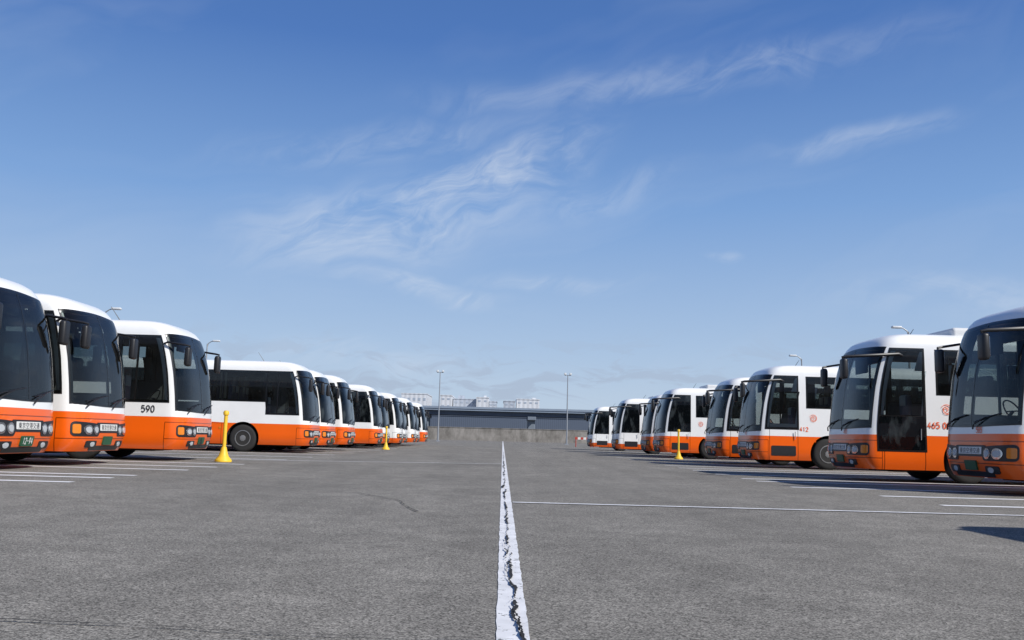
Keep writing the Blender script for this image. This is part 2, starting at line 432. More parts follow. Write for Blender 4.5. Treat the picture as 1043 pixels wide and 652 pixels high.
def mirror(sg, fwd, oy, zt, start, tag, r=.025, hgt=.46):
    mb = MB()
    a = S_side(sg, *start)
    mb.tube([a, a + Vector((.10, sg * .07, .03)), Vector((fwd - .06, sg * (oy + .02), zt + .05)), Vector((fwd + .03, sg * oy, zt + .03)), Vector((fwd + .035, sg * oy, zt - .06))], [r, r, r, r, r * .8], 8, 0)
    A = part('mirror_arm', mb.mesh('mirror_arm', [m_black]), B, tag=tag)
    mb = MB(); mb.box(fwd - .06, fwd + .07, sg * oy - .115, sg * oy + .115, zt - hgt, zt, 0, .05)
    part('mirror', mb.mesh('mirror', [m_black]), A, tag=tag)
    mb = MB(); mb.box(fwd - .068, fwd - .0605, sg * oy - .075, sg * oy + .075, zt - hgt + .06, zt - .06, 0, .002)
    part('mirror_glass', mb.mesh('mirror_glass', [m_chrome]), A, tag=tag)
mirror(-1, .0, 1.28, 2.72, (-.60, 2.80), 'mirL')
mirror(1, -.04, 1.12, 2.72, (-.60, 2.80), 'mirL')
mirror(1, .36, 1.22, 2.74, (-.95, 2.84), 'mirR', .036)
mirror(-1, -.02, 1.16, 2.70, (-.60, 2.80), 'mirR')
mb = MB(); mb.box(-6.1, -2.3, -.9, .9, 3.25, 3.57, 0, .08)
part('roof_air_conditioner', mb.mesh('roof_air_conditioner', [m_acw]), B, tag='ac')
mb = MB(); mb.box(-8.4, -6.9, -.75, .75, 3.25, 3.48, 0, .07)
part('roof_air_conditioner', mb.mesh('roof_air_conditioner', [m_acw]), B, tag='noac')
mb = MB(); mb.tube([(-1.9, -.75, 3.36), (-2.15, -.78, 3.72)], [.012, .006], 6)
part('antenna', mb.mesh('antenna', [m_black]), B)
mbt = MB(); mbt.lathe([(.28, -.14), (.40, -.15), (.47, -.135), (.50, -.10), (.505, 0), (.50, .10), (.47, .135), (.40, .15), (.28, .14)], 40, 'Y')
tyre = mbt.mesh('wheel', [m_rubber])
mbr = MB(); mbr.lathe([(.285, .10), (.29, .153), (.265, .157), (.25, .12), (.22, .075), (.15, .06), (.12, .12), (.10, .15), (.04, .155), (.01, .155)], 32, 'Y')
for k in range(8):
    a = k * PI / 4
    mbr.lathe([(.026, .068), (.026, .088)], 10, 'Y', (.185 * math.cos(a), 0, .185 * math.sin(a)), 1)
for k in range(8):
    a = (k + .5) * PI / 4
    mbr.lathe([(.014, .11), (.014, .145)], 6, 'Y', (.105 * math.cos(a), 0, .105 * math.sin(a)), 0)
rim = mbr.mesh('rim', [m_silver, m_black])
for cx in (-2.42, -8.75):
    for sg in (-1, 1):
        w = part('wheel', tyre, B, (cx, sg * 1.06, .50), (0, 0, 0 if sg > 0 else PI))
        part('rim', rim, w)
mb = MB(); mb.box(-11.2, -.9, -.7, .7, .22, .285, 0, .02)
part('underbody', mb.mesh('underbody', [m_arch]), B)

def text_mesh(s, size, mapf, mat, name='lettering', align='LEFT', spacing=1.0):
    cu = bpy.data.curves.new('t', 'FONT'); cu.body = s; cu.size = size; cu.align_x = align; cu.space_character = spacing
    cu.resolution_u = 6
    o = bpy.data.objects.new('t', cu); col.objects.link(o)
    dg = bpy.context.evaluated_depsgraph_get(); dg.update()
    me = bpy.data.meshes.new_from_object(o.evaluated_get(dg)); bpy.data.objects.remove(o)
    for v in me.vertices: v.co = mapf(v.co.x, v.co.y)
    me.materials.clear(); me.materials.append(mat); me.name = name
    return me
def digits_mesh(s, h, mapf, mat, wk=.60):
    """clean stroked digits, built of short bars and arcs"""
    w = h * wk * .82; t = h * .085
    def arc(cx, cy, rx, ry, a0, a1, n=14): return [(cx + rx * math.cos(math.radians(a0 + (a1 - a0) * i / n)), cy + ry * math.sin(math.radians(a0 + (a1 - a0) * i / n))) for i in range(n + 1)]
    r = w / 2
    G = {'0': [arc(r, h * .5, r, h * .5, 0, 360, 28)],
         '1': [[(w * .2, h * .8), (w * .55, h), (w * .55, 0)]],
         '2': [arc(r, h * .72, r, h * .28, 170, -30, 14) + [(0, 0), (w, 0)]],
         '4': [[(w * .72, 0), (w * .72, h), (0, h * .32), (w * 1.05, h * .32)]],
         '5': [[(w * .92, h), (w * .12, h), (w * .06, h * .54)] + arc(r, h * .33, r, h * .33, 125, -150, 18)],
         '6': [arc(r, h * .31, r, h * .31, 0, 360, 24), [(w * .8, h), (w * .35, h * .78), (0, h * .36)]],
         '8': [arc(r, h * .74, r * .85, h * .26, 0, 360, 24), arc(r, h * .25, r, h * .25, 0, 360, 24)],
         '9': [arc(r, h * .69, r, h * .31, 0, 360, 24), [(w * .2, 0), (w * .65, h * .22), (w, h * .64)]],
         '-': [[(w * .1, h * .5), (w * .9, h * .5)]]}
    vs = []; fs = []; x = 0
    for ch in s:
        if ch == ' ': x += w * .8; continue
        for pl in G[ch]:
            P = [Vector((a, b)) for a, b in pl]; b0 = len(vs)
            for i, p in enumerate(P):
                d0 = (P[i] - P[i - 1]).normalized() if i > 0 else (P[1] - P[0]).normalized()
                d1 = (P[i + 1] - P[i]).normalized() if i < len(P) - 1 else d0
                d = (d0 + d1)
                d = d.normalized() if d.length > .2 else d0
                q = Vector((-d.y, d.x)); k = t / max(.55, abs(d.dot(d0)))
                for s2 in (1, -1):
                    v = p + q * k * s2; vs.append(mapf(x + v.x, v.y))
            for i in range(len(P) - 1): fs.append((b0 + 2 * i, b0 + 2 * i + 1, b0 + 2 * i + 3, b0 + 2 * i + 2))
        x += w + h * .26
    return mesh_from('lettering', vs, fs, [mat], smooth=False)
def on_side(sg, x0, z0, off=.018):
    return lambda tx, ty: S_side(sg, x0 + (tx if sg < 0 else -tx), z0 + ty) + Vector((0, sg * off, 0))
def on_front(y0, z0, off=.024):
    return lambda tx, ty: S_fy(y0 + tx, z0 + ty) + Vector((off, 0, 0))
part('lettering', text_mesh('東京空港交通', .115, on_front(0, .712, .022), m_dkt, align='CENTER', spacing=1.05), NP)
part('lettering', text_mesh('Airport Limousine', .15, on_side(-1, -7.2, 1.36), m_ort), B)
def emblem(xc, zc, R):
    mb = MB()
    for r0, a0, a1 in ((1.0, 20, 320), (.66, 200, 500), (.3, 0, 300)):
        n = 30; vs = []; fs = []
        for k in range(n + 1):
            a = math.radians(a0 + (a1 - a0) * k / n)
            wdt = .10 * (1 - abs(2 * k / n - 1) * .7)
            for rr in (r0 - wdt, r0 + wdt):
                rr2 = R * rr * (1 - .15 * k / n)
                vs.append(S_side(1, xc + rr2 * math.cos(a), zc + rr2 * math.sin(a)) + Vector((0, .016, 0)))
        for k in range(n): fs.append((2 * k, 2 * k + 1, 2 * k + 3, 2 * k + 2))
        mb.add(vs, fs)
    return mb.mesh('emblem', [m_ort], smooth=False)
part('emblem', emblem(-1.92, 1.64, .12), B)

clear_cache = {}
def cleared(me):
    if me.name not in clear_cache:
        c = me.copy()
        for i, mm in enumerate(c.materials):
            if mm == m_glass: c.materials[i] = m_cglass
        clear_cache[me.name] = c
    return clear_cache[me.name]
def make_bus(x, y, right, label, num=None, ac=False, plate=None, rot=0.0, door='doorA', white=False, zs=1.0, near=False):
    top = add_obj('parked_coach', None, None, (x, y, 0), (0, 0, (PI if right else 0) + math.radians(rot)))
    top.scale = (1, 1, zs)
    top['label'] = label; top['category'] = 'bus'; top['group'] = 'coaches parked in two facing rows'
    objs = []
    skip = {'ac' if not ac else 'noac', 'doorA' if door == 'doorB' else 'doorB', 'mirL' if right else 'mirR'}
    if not near: skip.add('cabin')
    for (name, me, par, loc, rt, tag) in PARTS:
        if tag in skip: objs.append(None); continue
        if name == 'body': me = body_open if near else (body_white if white else me)
        elif near and name in ('glass_pane', 'side_window', 'door_window'): me = cleared(me)
        objs.append(add_obj(name, me, top if par is None else objs[par], loc, rt))
    if num:
        if right: me = digits_mesh(num, .13, on_side(1, -1.49, 1.22, .012), m_ort)
        else: me = digits_mesh(num, .15, on_side(-1, -1.02, 1.15, .012), m_dkt)
        add_obj('lettering', me, objs[0])
        if right: add_obj('lettering', digits_mesh(num[:3], .095, on_front(.20, 1.07, .012), m_ort), objs[0])
    if plate:
        add_obj('lettering', digits_mesh(plate, .10, on_front(-.16, .445, .037), m_white, .5), objs[PL])
    return top

LB = 'white and orange coach parked nose to the aisle'
LW = 'mostly white coach with low orange skirt, nose to aisle'
left = [(-8.2, 15.9, None, '12-94', 'white and orange coach with green plate, first of the row', False, 1),
        (-8.15, 19.0, None, None, 'white and orange coach with dark windshield beside its twin', False, 1),
        (-7.6, 23.2, '590', None, 'white and orange coach numbered 590 beside an empty bay', False, 1),
        (-7.15, 35.2, None, None, 'white and orange coach showing its long side and front wheel', False, 1),
        (-7.1, 38.3, None, None, LB, False, .99), (-6.9, 42.2, None, None, LB, False, 1.0), (-6.6, 49.9, None, None, LB, False, 1.0),
        (-6.65, 53.4, None, None, LW, True, .97), (-6.3, 57.6, None, None, LW, True, .99), (-6.4, 61, None, None, LW, True, .96),
        (-6.2, 65.4, None, None, LW, True, 1.0), (-6.3, 69, None, None, LW, True, .95), (-6.1, 74, None, None, LB, False, 1)]
for i, (x, y, n, pl, lab, wh, zs) in enumerate(left): make_bus(x, y, False, lab, n, False, pl, white=wh, zs=zs, near=i < 4)
right = [(7.2, 5.6, None, 'white and orange coach at the near end of the row', True, 'doorA', False, 1),
         (8.5, 16.6, '585', 'white and orange coach numbered 585 with tall windshield', False, 'doorA', False, 1),
         (8.05, 21.8, '465 090', 'white and orange coach numbered 465 with dark passenger door', True, 'doorA', False, 1),
         (8.15, 31.0, '412', 'white and orange coach numbered 412 beside a free bay', False, 'doorB', False, 1),
         (8.1, 35.9, None, LB, True, 'doorB', False, .98), (7.5, 45.0, None, 'white and orange coach behind a yellow post', True, 'doorB', False, 1), (7.6, 49.8, None, LB, False, 'doorB', False, .98),
         (6.9, 57.4, None, LW, True, 'doorB', True, 1), (6.55, 70.5, None, LW, False, 'doorB', True, .98)]
for i, (x, y, n, lab, ac, dr, wh, zs) in enumerate(right): make_bus(x, y, True, lab, n, ac, door=dr, white=wh, zs=zs, near=0 < i < 5)

# ------------------------------------------------------------------ ground
def asphalt():
    m, N, L, b = new_mat('weathered_asphalt')
    tc = N.new('ShaderNodeTexCoord')
    def noise(sc, det=4, rough=.6, vec=None):
        n = N.new('ShaderNodeTexNoise'); n.inputs['Scale'].default_value = sc; n.inputs['Detail'].default_value = det; n.inputs['Roughness'].default_value = rough
        L.new(vec or tc.outputs['Object'], n.inputs['Vector']); return n.outputs['Fac']
    def M(op, a, c=None, d=None):
        n = N.new('ShaderNodeMath'); n.operation = op
        for i, x in enumerate((a, c, d)):
            if x is None: continue
            if isinstance(x, (int, float)): n.inputs[i].default_value = x
            else: L.new(x, n.inputs[i])
        return n.outputs[0]
    def mr(v, a, c, d, e):
        n = N.new('ShaderNodeMapRange'); L.new(v, n.inputs['Value'])
        for i, x in enumerate((a, c, d, e)): n.inputs[i + 1].default_value = x
        return n.outputs[0]
    def vor(sc):
        vo = N.new('ShaderNodeTexVoronoi'); vo.voronoi_dimensions = '2D'; vo.inputs['Scale'].default_value = sc; L.new(tc.outputs['Object'], vo.inputs['Vector'])
        sp = N.new('ShaderNodeSeparateXYZ'); L.new(vo.outputs['Color'], sp.inputs[0]); return sp.outputs[0]
    v1 = vor(145); v2 = vor(70)
    grain = mr(v1, 0, 1, .32, 1.70)
    grain2 = mr(v2, 0, 1, .82, 1.18)
    mid = mr(noise(2.6, 4, .65), .3, .7, .86, 1.12)
    nb = noise(.33, 5, .65)
    big = mr(nb, .3, .7, .84, 1.14)
    pat = mr(noise(.7, 4, .6), .58, .66, 1.0, 1.14)
    mp = N.new('ShaderNodeMapping'); mp.inputs['Scale'].default_value = (.9, .06, 1); L.new(tc.outputs['Object'], mp.inputs[0])
    streak = mr(noise(1.0, 3, .6, mp.outputs[0]), .3, .7, .90, 1.10)
    f = M('MULTIPLY', M('MULTIPLY', M('MULTIPLY', grain, grain2), pat), M('MULTIPLY', M('MULTIPLY', mid, big), streak))
    sc = N.new('ShaderNodeVectorMath'); sc.operation = 'SCALE'; sc.inputs[0].default_value = (.205, .193, .170)
    L.new(f, sc.inputs['Scale']); L.new(sc.outputs['Vector'], b.inputs['Base Color'])
    b.inputs['Roughness'].default_value = .9; b.inputs['Specular IOR Level'].default_value = .12
    bp = N.new('ShaderNodeBump'); bp.inputs['Strength'].default_value = .45; bp.inputs['Distance'].default_value = .004
    L.new(v1, bp.inputs['Height']); L.new(bp.outputs[0], b.inputs['Normal'])
    return m
m_asph = asphalt()
me = mesh_from('ground', [(-2500, -500, 0), (2500, -500, 0), (2500, 4500, 0), (-2500, 4500, 0)], [(0, 1, 2, 3)], [m_asph], smooth=False)
add_obj('ground', me, kind='structure')

def linepaint(name, lo, hi, thr):
    m, N, L, b = new_mat(name)
    tc = N.new('ShaderNodeTexCoord')
    def noise(sc, det=3):
        n = N.new('ShaderNodeTexNoise'); n.inputs['Scale'].default_value = sc; n.inputs['Detail'].default_value = det
        n.inputs['Roughness'].default_value = .7
        L.new(tc.outputs['Object'], n.inputs['Vector']); return n.outputs['Fac']
    vo = N.new('ShaderNodeTexVoronoi'); vo.voronoi_dimensions = '2D'; vo.inputs['Scale'].default_value = 120; L.new(tc.outputs['Object'], vo.inputs['Vector'])
    sp = N.new('ShaderNodeSeparateXYZ'); L.new(vo.outputs['Color'], sp.inputs[0])
    a = N.new('ShaderNodeMath'); a.operation = 'MULTIPLY_ADD'; L.new(sp.outputs[0], a.inputs[0]); a.inputs[1].default_value = .20; L.new(noise(13), a.inputs[2])
    cr = N.new('ShaderNodeMapRange'); cr.inputs[1].default_value = thr; cr.inputs[2].default_value = thr + .05; L.new(a.outputs[0], cr.inputs[0])
    c2 = N.new('ShaderNodeMapRange'); c2.inputs[1].default_value = .3; c2.inputs[2].default_value = .7; c2.inputs[3].default_value = lo; c2.inputs[4].default_value = hi
    L.new(noise(3), c2.inputs[0])
    cm = N.new('ShaderNodeCombineXYZ'); L.new(c2.outputs[0], cm.inputs[0]); L.new(c2.outputs[0], cm.inputs[1]); L.new(c2.outputs[0], cm.inputs[2])
    mx = N.new('ShaderNodeMix'); mx.data_type = 'RGBA'; L.new(cr.outputs[0], mx.inputs['Factor']); L.new(cm.outputs[0], mx.inputs['A']); mx.inputs['B'].default_value = (.14, .135, .125, 1)
    L.new(mx.outputs['Result'], b.inputs['Base Color']); b.inputs['Roughness'].default_value = .75
    return m
m_line = linepaint('worn_line_paint', .60, .82, .75)
m_line2 = linepaint('bay_line_paint', .74, .86, .84)
def strip(p0, p1, w, z=.004, mat=None, name='road_marking', jag=.004, n=None):
    p0 = Vector(p0); p1 = Vector(p1); d = (p1 - p0); Ln = d.length; d.normalize(); q = Vector((-d.y, d.x))
    n = n or max(2, int(min(Ln, 60) / .15)); vs = []; fs = []
    for i in range(n + 1):
        t = (i / n) ** 1.5 if Ln > 60 else i / n
        c = p0 + d * Ln * t
        a = w / 2 + random.uniform(-jag, jag); b_ = w / 2 + random.uniform(-jag, jag)
        u = c + q * a; v = c - q * b_
        vs += [(u.x, u.y, z), (v.x, v.y, z)]
    for i in range(n): fs.append((2 * i, 2 * i + 1, 2 * i + 3, 2 * i + 2))
    me = mesh_from(name, vs, fs, [mat or m_line], smooth=False)
    return add_obj(name, me, kind='structure')
strip((.06, 1.0), (.06, 195), .13, n=900, jag=.003)
strip((.14, 11.0), (20, 10.85), .12, z=.008)
for y in (12.6, 14.6, 16.9, 19.2, 20.4, 22.9, 25.6, 27.6, 30.0, 33.3, 38.6, 42.6, 47.2, 52, 56, 60, 64, 68, 72): strip((5.3 if y > 15 else 6.0, y), (20, y), .20, mat=m_line2)
for y in (12.8, 14.1, 15.0, 17.45, 19.2, 21.2, 25.4, 28.8, 32.6, 36.75, 40.3, 44.6, 48, 51.6, 55.2, 59, 63, 67, 71): strip((-5.9, y), (-20, y), .20, mat=m_line2)
strip((-.02, 26.8), (-7.5, 24.2), .14, z=.008)

m_crack = simple('crack_black', (.014, .013, .012), .95, scale=40, var=.4)
def crack(pts, w, wob=.02, z=.012, dens=28, seed=1, brk=.0):
    rnd = random.Random(seed); vs = []; fs = []; pts = [Vector(p) for p in pts]
    path = []; off = 0; slow = 0; tgt = 0
    for a, b in zip(pts, pts[1:]):
        n = max(2, int((b - a).length * dens)); d = (b - a).normalized(); q = Vector((-d.y, d.x))
        for i in range(n):
            if rnd.random() < .16: tgt = rnd.uniform(-1, 1) * wob * 2.4
            slow += (tgt - slow) * .5
            off = off * .4 + rnd.uniform(-wob, wob) * .8
            path.append((a + (b - a) * i / n + q * (off + slow), q))
    wk = 1; gap = 0
    widths = []
    for (c, q) in path:
        wk = max(.25, min(1.9, wk + rnd.uniform(-.5, .5)))
        if gap > 0: gap -= 1
        elif rnd.random() < brk: gap = rnd.randint(2, 4)
        ww = (w * wk / 2) if gap == 0 else .0004
        widths.append(gap > 0)
        u = c + q * ww; v = c - q * ww * rnd.uniform(.5, 1.2)
        vs += [(u.x, u.y, z), (v.x, v.y, z)]
    for i in range(len(path) - 1):
        if widths[i] and widths[i + 1]: continue
        fs.append((2 * i, 2 * i + 1, 2 * i + 3, 2 * i + 2))
    me = mesh_from('pavement_crack', vs, fs, [m_crack], smooth=False); add_obj('pavement_crack', me, kind='structure')
crack([(.105, 3.2), (.092, 3.7), (.07, 4.1), (.08, 4.6), (.055, 5.2), (.07, 6.2), (.055, 7.5), (.062, 10)], .012, .0045, dens=60, seed=3, brk=.03)
crack([(.062, 10), (.05, 14), (.065, 20), (.055, 32), (.06, 50)], .024, .011, dens=9, seed=6, brk=.05)
crack([(.09, 3.3), (.105, 3.6), (.085, 3.95), (.06, 4.4)], .006, .006, dens=50, z=.016, seed=5, brk=.06)
crack([(.05, 5.0), (.035, 5.5), (.045, 6.2), (.035, 7.0)], .007, .005, dens=50, z=.016, seed=15, brk=.08)
crack([(-2.6, 3.72), (-1.7, 3.66), (-.8, 3.58), (-.1, 3.55), (.10, 3.53)], .006, .008, seed=8)
crack([(.12, 3.53), (.5, 3.5), (.95, 3.56), (1.6, 3.5), (2.4, 3.6)], .004, .008, seed=10)
crack([(-1.9, 12.0), (-1.2, 10.9), (-1.0, 9.9), (-.8, 9.2)], .012, .012, seed=9, dens=12)
crack([(-4.5, 14.0), (-3.0, 12.6), (-2.0, 12.1)], .014, .02, seed=11, dens=12)

# ------------------------------------------------------------------ street furniture
def lamp_post(x, y, H, s, label):
    top = add_obj('street_lamp', None, None, (x, y, 0)); top['label'] = label; top['category'] = 'street lamp'; top['group'] = 'street lamps behind the coaches'
    mb = MB(); mb.lathe([(.11, 0), (.10, .5), (.05, H - .4), (.045, H - .15)], 12)
    mb.box(-.2, .2, -.2, .2, 0, .05)
    mb.tube([(0, 0, H - .4), (s * .08, 0, H - .12), (s * .3, 0, H + .04), (s * .5, 0, H + .08)], [.045, .04, .035, .03], 8)
    add_obj('pole', mb.mesh('pole', [m_steel]), top)
    mb = MB()
    x0, x1 = sorted((s * .42, s * 1.0))
    mb.box(x0, x1, -.14, .14, H + .03, H + .17, 0, .05)
    add_obj('lamp_head', mb.mesh('lamp_head', [m_lampw]), top)
for (x, y, d) in ((-24.3, 55, 1), (-24.0, 73.5, 1), (24.0, 53.8, -1), (23.8, 72.8, -1)):
    lamp_post(x, y, 7.8, d, 'tall grey street lamp with single curved arm behind coaches')
def mast(x, y):
    H = 9.9
    top = add_obj('light_mast', None, None, (x, y, 0)); top['label'] = 'slim grey floodlight mast with crossbar on the lot'; top['category'] = 'light pole'; top['group'] = 'floodlight masts at the end of the lot'
    mb = MB(); mb.lathe([(.11, 0), (.10, 1), (.06, H)], 12); mb.box(-.25, .25, -.25, .25, 0, .12, 0)
    mb.tube([(-.45, 0, H - .1), (.45, 0, H - .1)], .035, 8)
    add_obj('pole', mb.mesh('pole', [m_mast]), top)
    for s in (-1, 1):
        mb = MB(); mb.box(s * .38 - .17, s * .38 + .17, -.16, .16, H - .05, H + .25, 0, .05)
        add_obj('floodlight', mb.mesh('floodlight', [m_lampw]), top)
mast(-9.2, 131); mast(9.05, 130)

def yellow_post(x, y, H=1.25, lab='yellow plastic lane post on a flared base'):
    top = add_obj('traffic_post', None, None, (x, y, 0)); top['label'] = lab; top['category'] = 'traffic post'; top['group'] = 'yellow posts along the aisle'
    mb = MB(); mb.lathe([(.20, 0), (.205, .03), (.19, .06), (.12, .14), (.08, .27), (.06, .36), (.01, .36)], 20)
    add_obj('base', mb.mesh('base', [m_yellow]), top)
    mb = MB(); mb.lathe([(.045, .35), (.045, H - .12), (.065, H - .11), (.07, H - .05), (.05, H - .01), (.01, H)], 16)
    add_obj('pole', mb.mesh('pole', [m_yellow]), top)
yellow_post(-6.8, 22.6); yellow_post(8.0, 41.8, 1.35); yellow_post(-6.0, 47.5, 1.2)

for (x, y) in ((8.6, 98.0), (10.6, 99.0)):
    top = add_obj('barricade', None, None, (x, y, 0)); top['label'] = 'red barricade with white board standing on asphalt'; top['category'] = 'barrier'; top['group'] = 'barricades at the end of the lot'
    mb = MB()
    for sx in (-.8, .8):
        mb.tube([(sx, -.3, 0), (sx, 0, 1.1)], .03, 6); mb.tube([(sx, .3, 0), (sx, 0, 1.1)], .03, 6)
    add_obj('frame', mb.mesh('frame', [m_red]), top)
    mb = MB()
    for k in range(6): mb.box(-.9 + k * .3, -.9 + k * .3 + .298, -.06, -.03, .78, 1.02, k % 2)
    add_obj('board', mb.mesh('board', [m_red, m_white], smooth=False), top)

# ------------------------------------------------------------------ far wall, viaduct, buildings
def wall_mat():
    m, N, L, b = new_mat('stained_concrete')
    tc = N.new('ShaderNodeTexCoord'); mp = N.new('ShaderNodeMapping'); mp.inputs['Scale'].default_value = (1, 1, .5); L.new(tc.outputs['Object'], mp.inputs[0])
    nz = N.new('ShaderNodeTexNoise'); nz.inputs['Scale'].default_value = .6; nz.inputs['Detail'].default_value = 7; nz.inputs['Roughness'].default_value = .7
    L.new(mp.outputs[0], nz.inputs['Vector'])
    cr = N.new('ShaderNodeValToRGB'); cr.color_ramp.elements[0].position = .35; cr.color_ramp.elements[1].position = .62
    cr.color_ramp.elements[0].color = (.13, .12, .105, 1); cr.color_ramp.elements[1].color = (.30, .28, .255, 1)
    L.new(nz.outputs[0], cr.inputs[0]); L.new(cr.outputs[0], b.inputs['Base Color']); b.inputs['Roughness'].default_value = .9
    return m
m_wall = wall_mat()
mb = MB()
mb.box(-160, 160, 200, 200.5, 0, 2.7)
mb.box(-160, 160, 199.9, 200.6, 2.701, 2.82)
w = add_obj('boundary_wall', mb.mesh('boundary_wall', [m_wall], smooth=False)); w['label'] = 'long stained grey-brown concrete boundary wall'; w['category'] = 'wall'

m_deck = simple('viaduct_parapet', (.22, .27, .34), .8, scale=.5)
m_gird = simple('viaduct_girder', (.07, .09, .13), .7, scale=.3, var=.3)
m_pier = simple('viaduct_pier', (.16, .19, .23), .9, scale=.5)
top = add_obj('viaduct', None, None, (0, 262, 0)); top['label'] = 'long elevated road viaduct with dark girders behind wall'; top['category'] = 'viaduct'
mb = MB(); mb.box(-300, 300, -6, 6, 8.0, 8.5); mb.box(-300, 300, -6.2, -5.9, 8.501, 9.1)
mb.box(-300, 300, 5.9, 6.2, 8.501, 9.1)
add_obj('deck', mb.mesh('deck', [m_deck], smooth=False), top)
mb = MB()
for yy in (-4.5, -1.5, 1.5, 4.5): mb.box(-300, 300, yy - .3, yy + .3, 6.8, 7.998)
add_obj('girder', mb.mesh('girder', [m_gird], smooth=False), top)
for k in range(-9, 10):
    mb = MB(); mb.box(k * 30 - 1 + 8, k * 30 + 1 + 8, -3.5, 3.5, 0, 5.8, 0, .2); mb.box(k * 30 - 1.2 + 8, k * 30 + 1.2 + 8, -5.6, 5.6, 5.8, 6.798, 0, .15)
    add_obj('pier', mb.mesh('pier', [m_pier], smooth=False), top)

def cladding(name, c, sc):
    m, N, L, b = new_mat(name)
    tc = N.new('ShaderNodeTexCoord'); wv = N.new('ShaderNodeTexWave'); wv.inputs['Scale'].default_value = sc; L.new(tc.outputs['Object'], wv.inputs['Vector'])
    mr = N.new('ShaderNodeMapRange'); mr.inputs[3].default_value = .85; mr.inputs[4].default_value = 1.08; L.new(wv.outputs['Fac'], mr.inputs[0])
    s = N.new('ShaderNodeVectorMath'); s.operation = 'SCALE'; s.inputs[0].default_value = c; L.new(mr.outputs[0], s.inputs['Scale'])
    L.new(s.outputs['Vector'], b.inputs['Base Color']); b.inputs['Roughness'].default_value = .7
    return m
m_dark = cladding('dark_cladding', (.085, .11, .155), .5)
m_bw = cladding('pale_cladding', (.62, .64, .67), .15)
m_bg = cladding('grey_cladding', (.44, .48, .54), .15)
m_win = simple('far_windows', (.36, .41, .48), .3)
def building(x0, x1, y0, y1, H, mats, label, storeys=4, bits=(), win=True, name='office_building'):
    cx, cy = (x0 + x1) / 2, (y0 + y1) / 2; W = x1 - x0; D = y1 - y0
    top = add_obj(name, None, None, (cx, cy, 0)); top['label'] = label; top['category'] = 'building'
    mb = MB(); mb.box(-W / 2, W / 2, -D / 2, D / 2, 0, H); mb.box(-W / 2 - .2, W / 2 + .2, -D / 2 - .2, D / 2 + .2, H + .001, H + .4)
    add_obj('wall', mb.mesh('wall', [mats], smooth=False), top)
    if win:
        mb = MB(); sh = H / storeys; n = max(2, int(W / 2.2))
        for k in range(storeys):
            for i in range(n):
                xx = -W / 2 + (i + .5) * W / n
                mb.box(xx - .6, xx + .6, -D / 2 - .08, -D / 2 - .003, k * sh + sh * .42, k * sh + sh * .66)
        add_obj('windows', mb.mesh('windows', [m_win], smooth=False), top)
    for (bx, bw, bh) in bits:
        mb = MB(); mb.box(bx - bw / 2, bx + bw / 2, -2, 2, H + .402, H + .4 + bh)
        add_obj('roof_plant', mb.mesh('roof_plant', [mats], smooth=False), top)
building(-140, 150, 292, 320, 7.2, m_dark, 'long dark low warehouse behind the viaduct', 2, (), False, 'warehouse')
building(-29, -24, 420, 450, 19.2, m_bw, 'narrow pale distant block', 6)
building(-23.6, -13, 430, 450, 18.1, m_bg, 'grey distant block with one rooftop hut', 6, ((-2, 3, 1.8),))
building(-12.6, -7, 424, 450, 18.8, m_bw, 'pale distant block with flat roof', 6, ((1, 1.2, 1.2),))
building(-6.8, -3.2, 432, 450, 17.4, m_bg, 'low grey distant block', 6)
building(0, 5.2, 418, 445, 17.2, m_bg, 'small grey distant block', 6)
building(6, 16.5, 422, 445, 18.4, m_bw, 'white distant block beside a grey one', 6, ((3, 2, 1.0),))
building(-75, -50, 430, 460, 17, m_bg, 'grey distant factory block', 4)
building(-48, -36, 430, 460, 20, m_bw, 'pale distant factory block behind coaches', 4)
building(60, 95, 430, 460, 14, m_bw, 'pale distant factory block', 4)

# ------------------------------------------------------------------ light and sky
sd = Vector((.76, -.58, .74)).normalized()
sun = bpy.data.lights.new('sun', 'SUN'); sun.energy = 5.0; sun.angle = math.radians(.53); sun.color = (1, .965, .91)
so = bpy.data.objects.new('sun', sun); col.objects.link(so); so.rotation_euler = sd.to_track_quat('Z', 'Y').to_euler()
wd = bpy.data.worlds.new('World'); scn.world = wd; wd.use_nodes = True
N = wd.node_tree.nodes; L = wd.node_tree.links; bg = N['Background']
sk = N.new('ShaderNodeTexSky'); sk.sky_type = 'NISHITA'; sk.sun_disc = False
sk.sun_elevation = math.asin(sd.z); sk.sun_rotation = math.atan2(sd.x, sd.y)
sk.air_density = 1.0; sk.dust_density = .6; sk.ozone_density = 2.0
tc = N.new('ShaderNodeTexCoord'); sp = N.new('ShaderNodeSeparateXYZ'); L.new(tc.outputs['Generated'], sp.inputs[0])
def M(op, a, c=None, d=None):
    n = N.new('ShaderNodeMath'); n.operation = op
    for i, x in enumerate((a, c, d)):
        if x is None: continue
        if isinstance(x, (int, float)): n.inputs[i].default_value = x
        else: L.new(x, n.inputs[i])
    return n.outputs[0]
az = M('ARCTAN2', sp.outputs[0], sp.outputs[1]); el = M('ARCSINE', sp.outputs[2])
cb = N.new('ShaderNodeCombineXYZ'); L.new(az, cb.inputs[0]); L.new(el, cb.inputs[1])
rp = N.new('ShaderNodeValToRGB'); er = rp.color_ramp
stops = [(0.0, (.53, .64, .78)), (.10, (.40, .545, .765)), (.25, (.205, .375, .70)), (.42, (.078, .195, .515)), (.62, (.05, .13, .38)), (1.0, (.035, .09, .28))]
er.elements[0].position = 0; er.elements[0].color = (*stops[0][1], 1); er.elements[1].position = 1; er.elements[1].color = (*stops[-1][1], 1)
for p, c in stops[1:-1]:
    e = er.elements.new(p); e.color = (*c, 1)
L.new(el, rp.inputs[0])
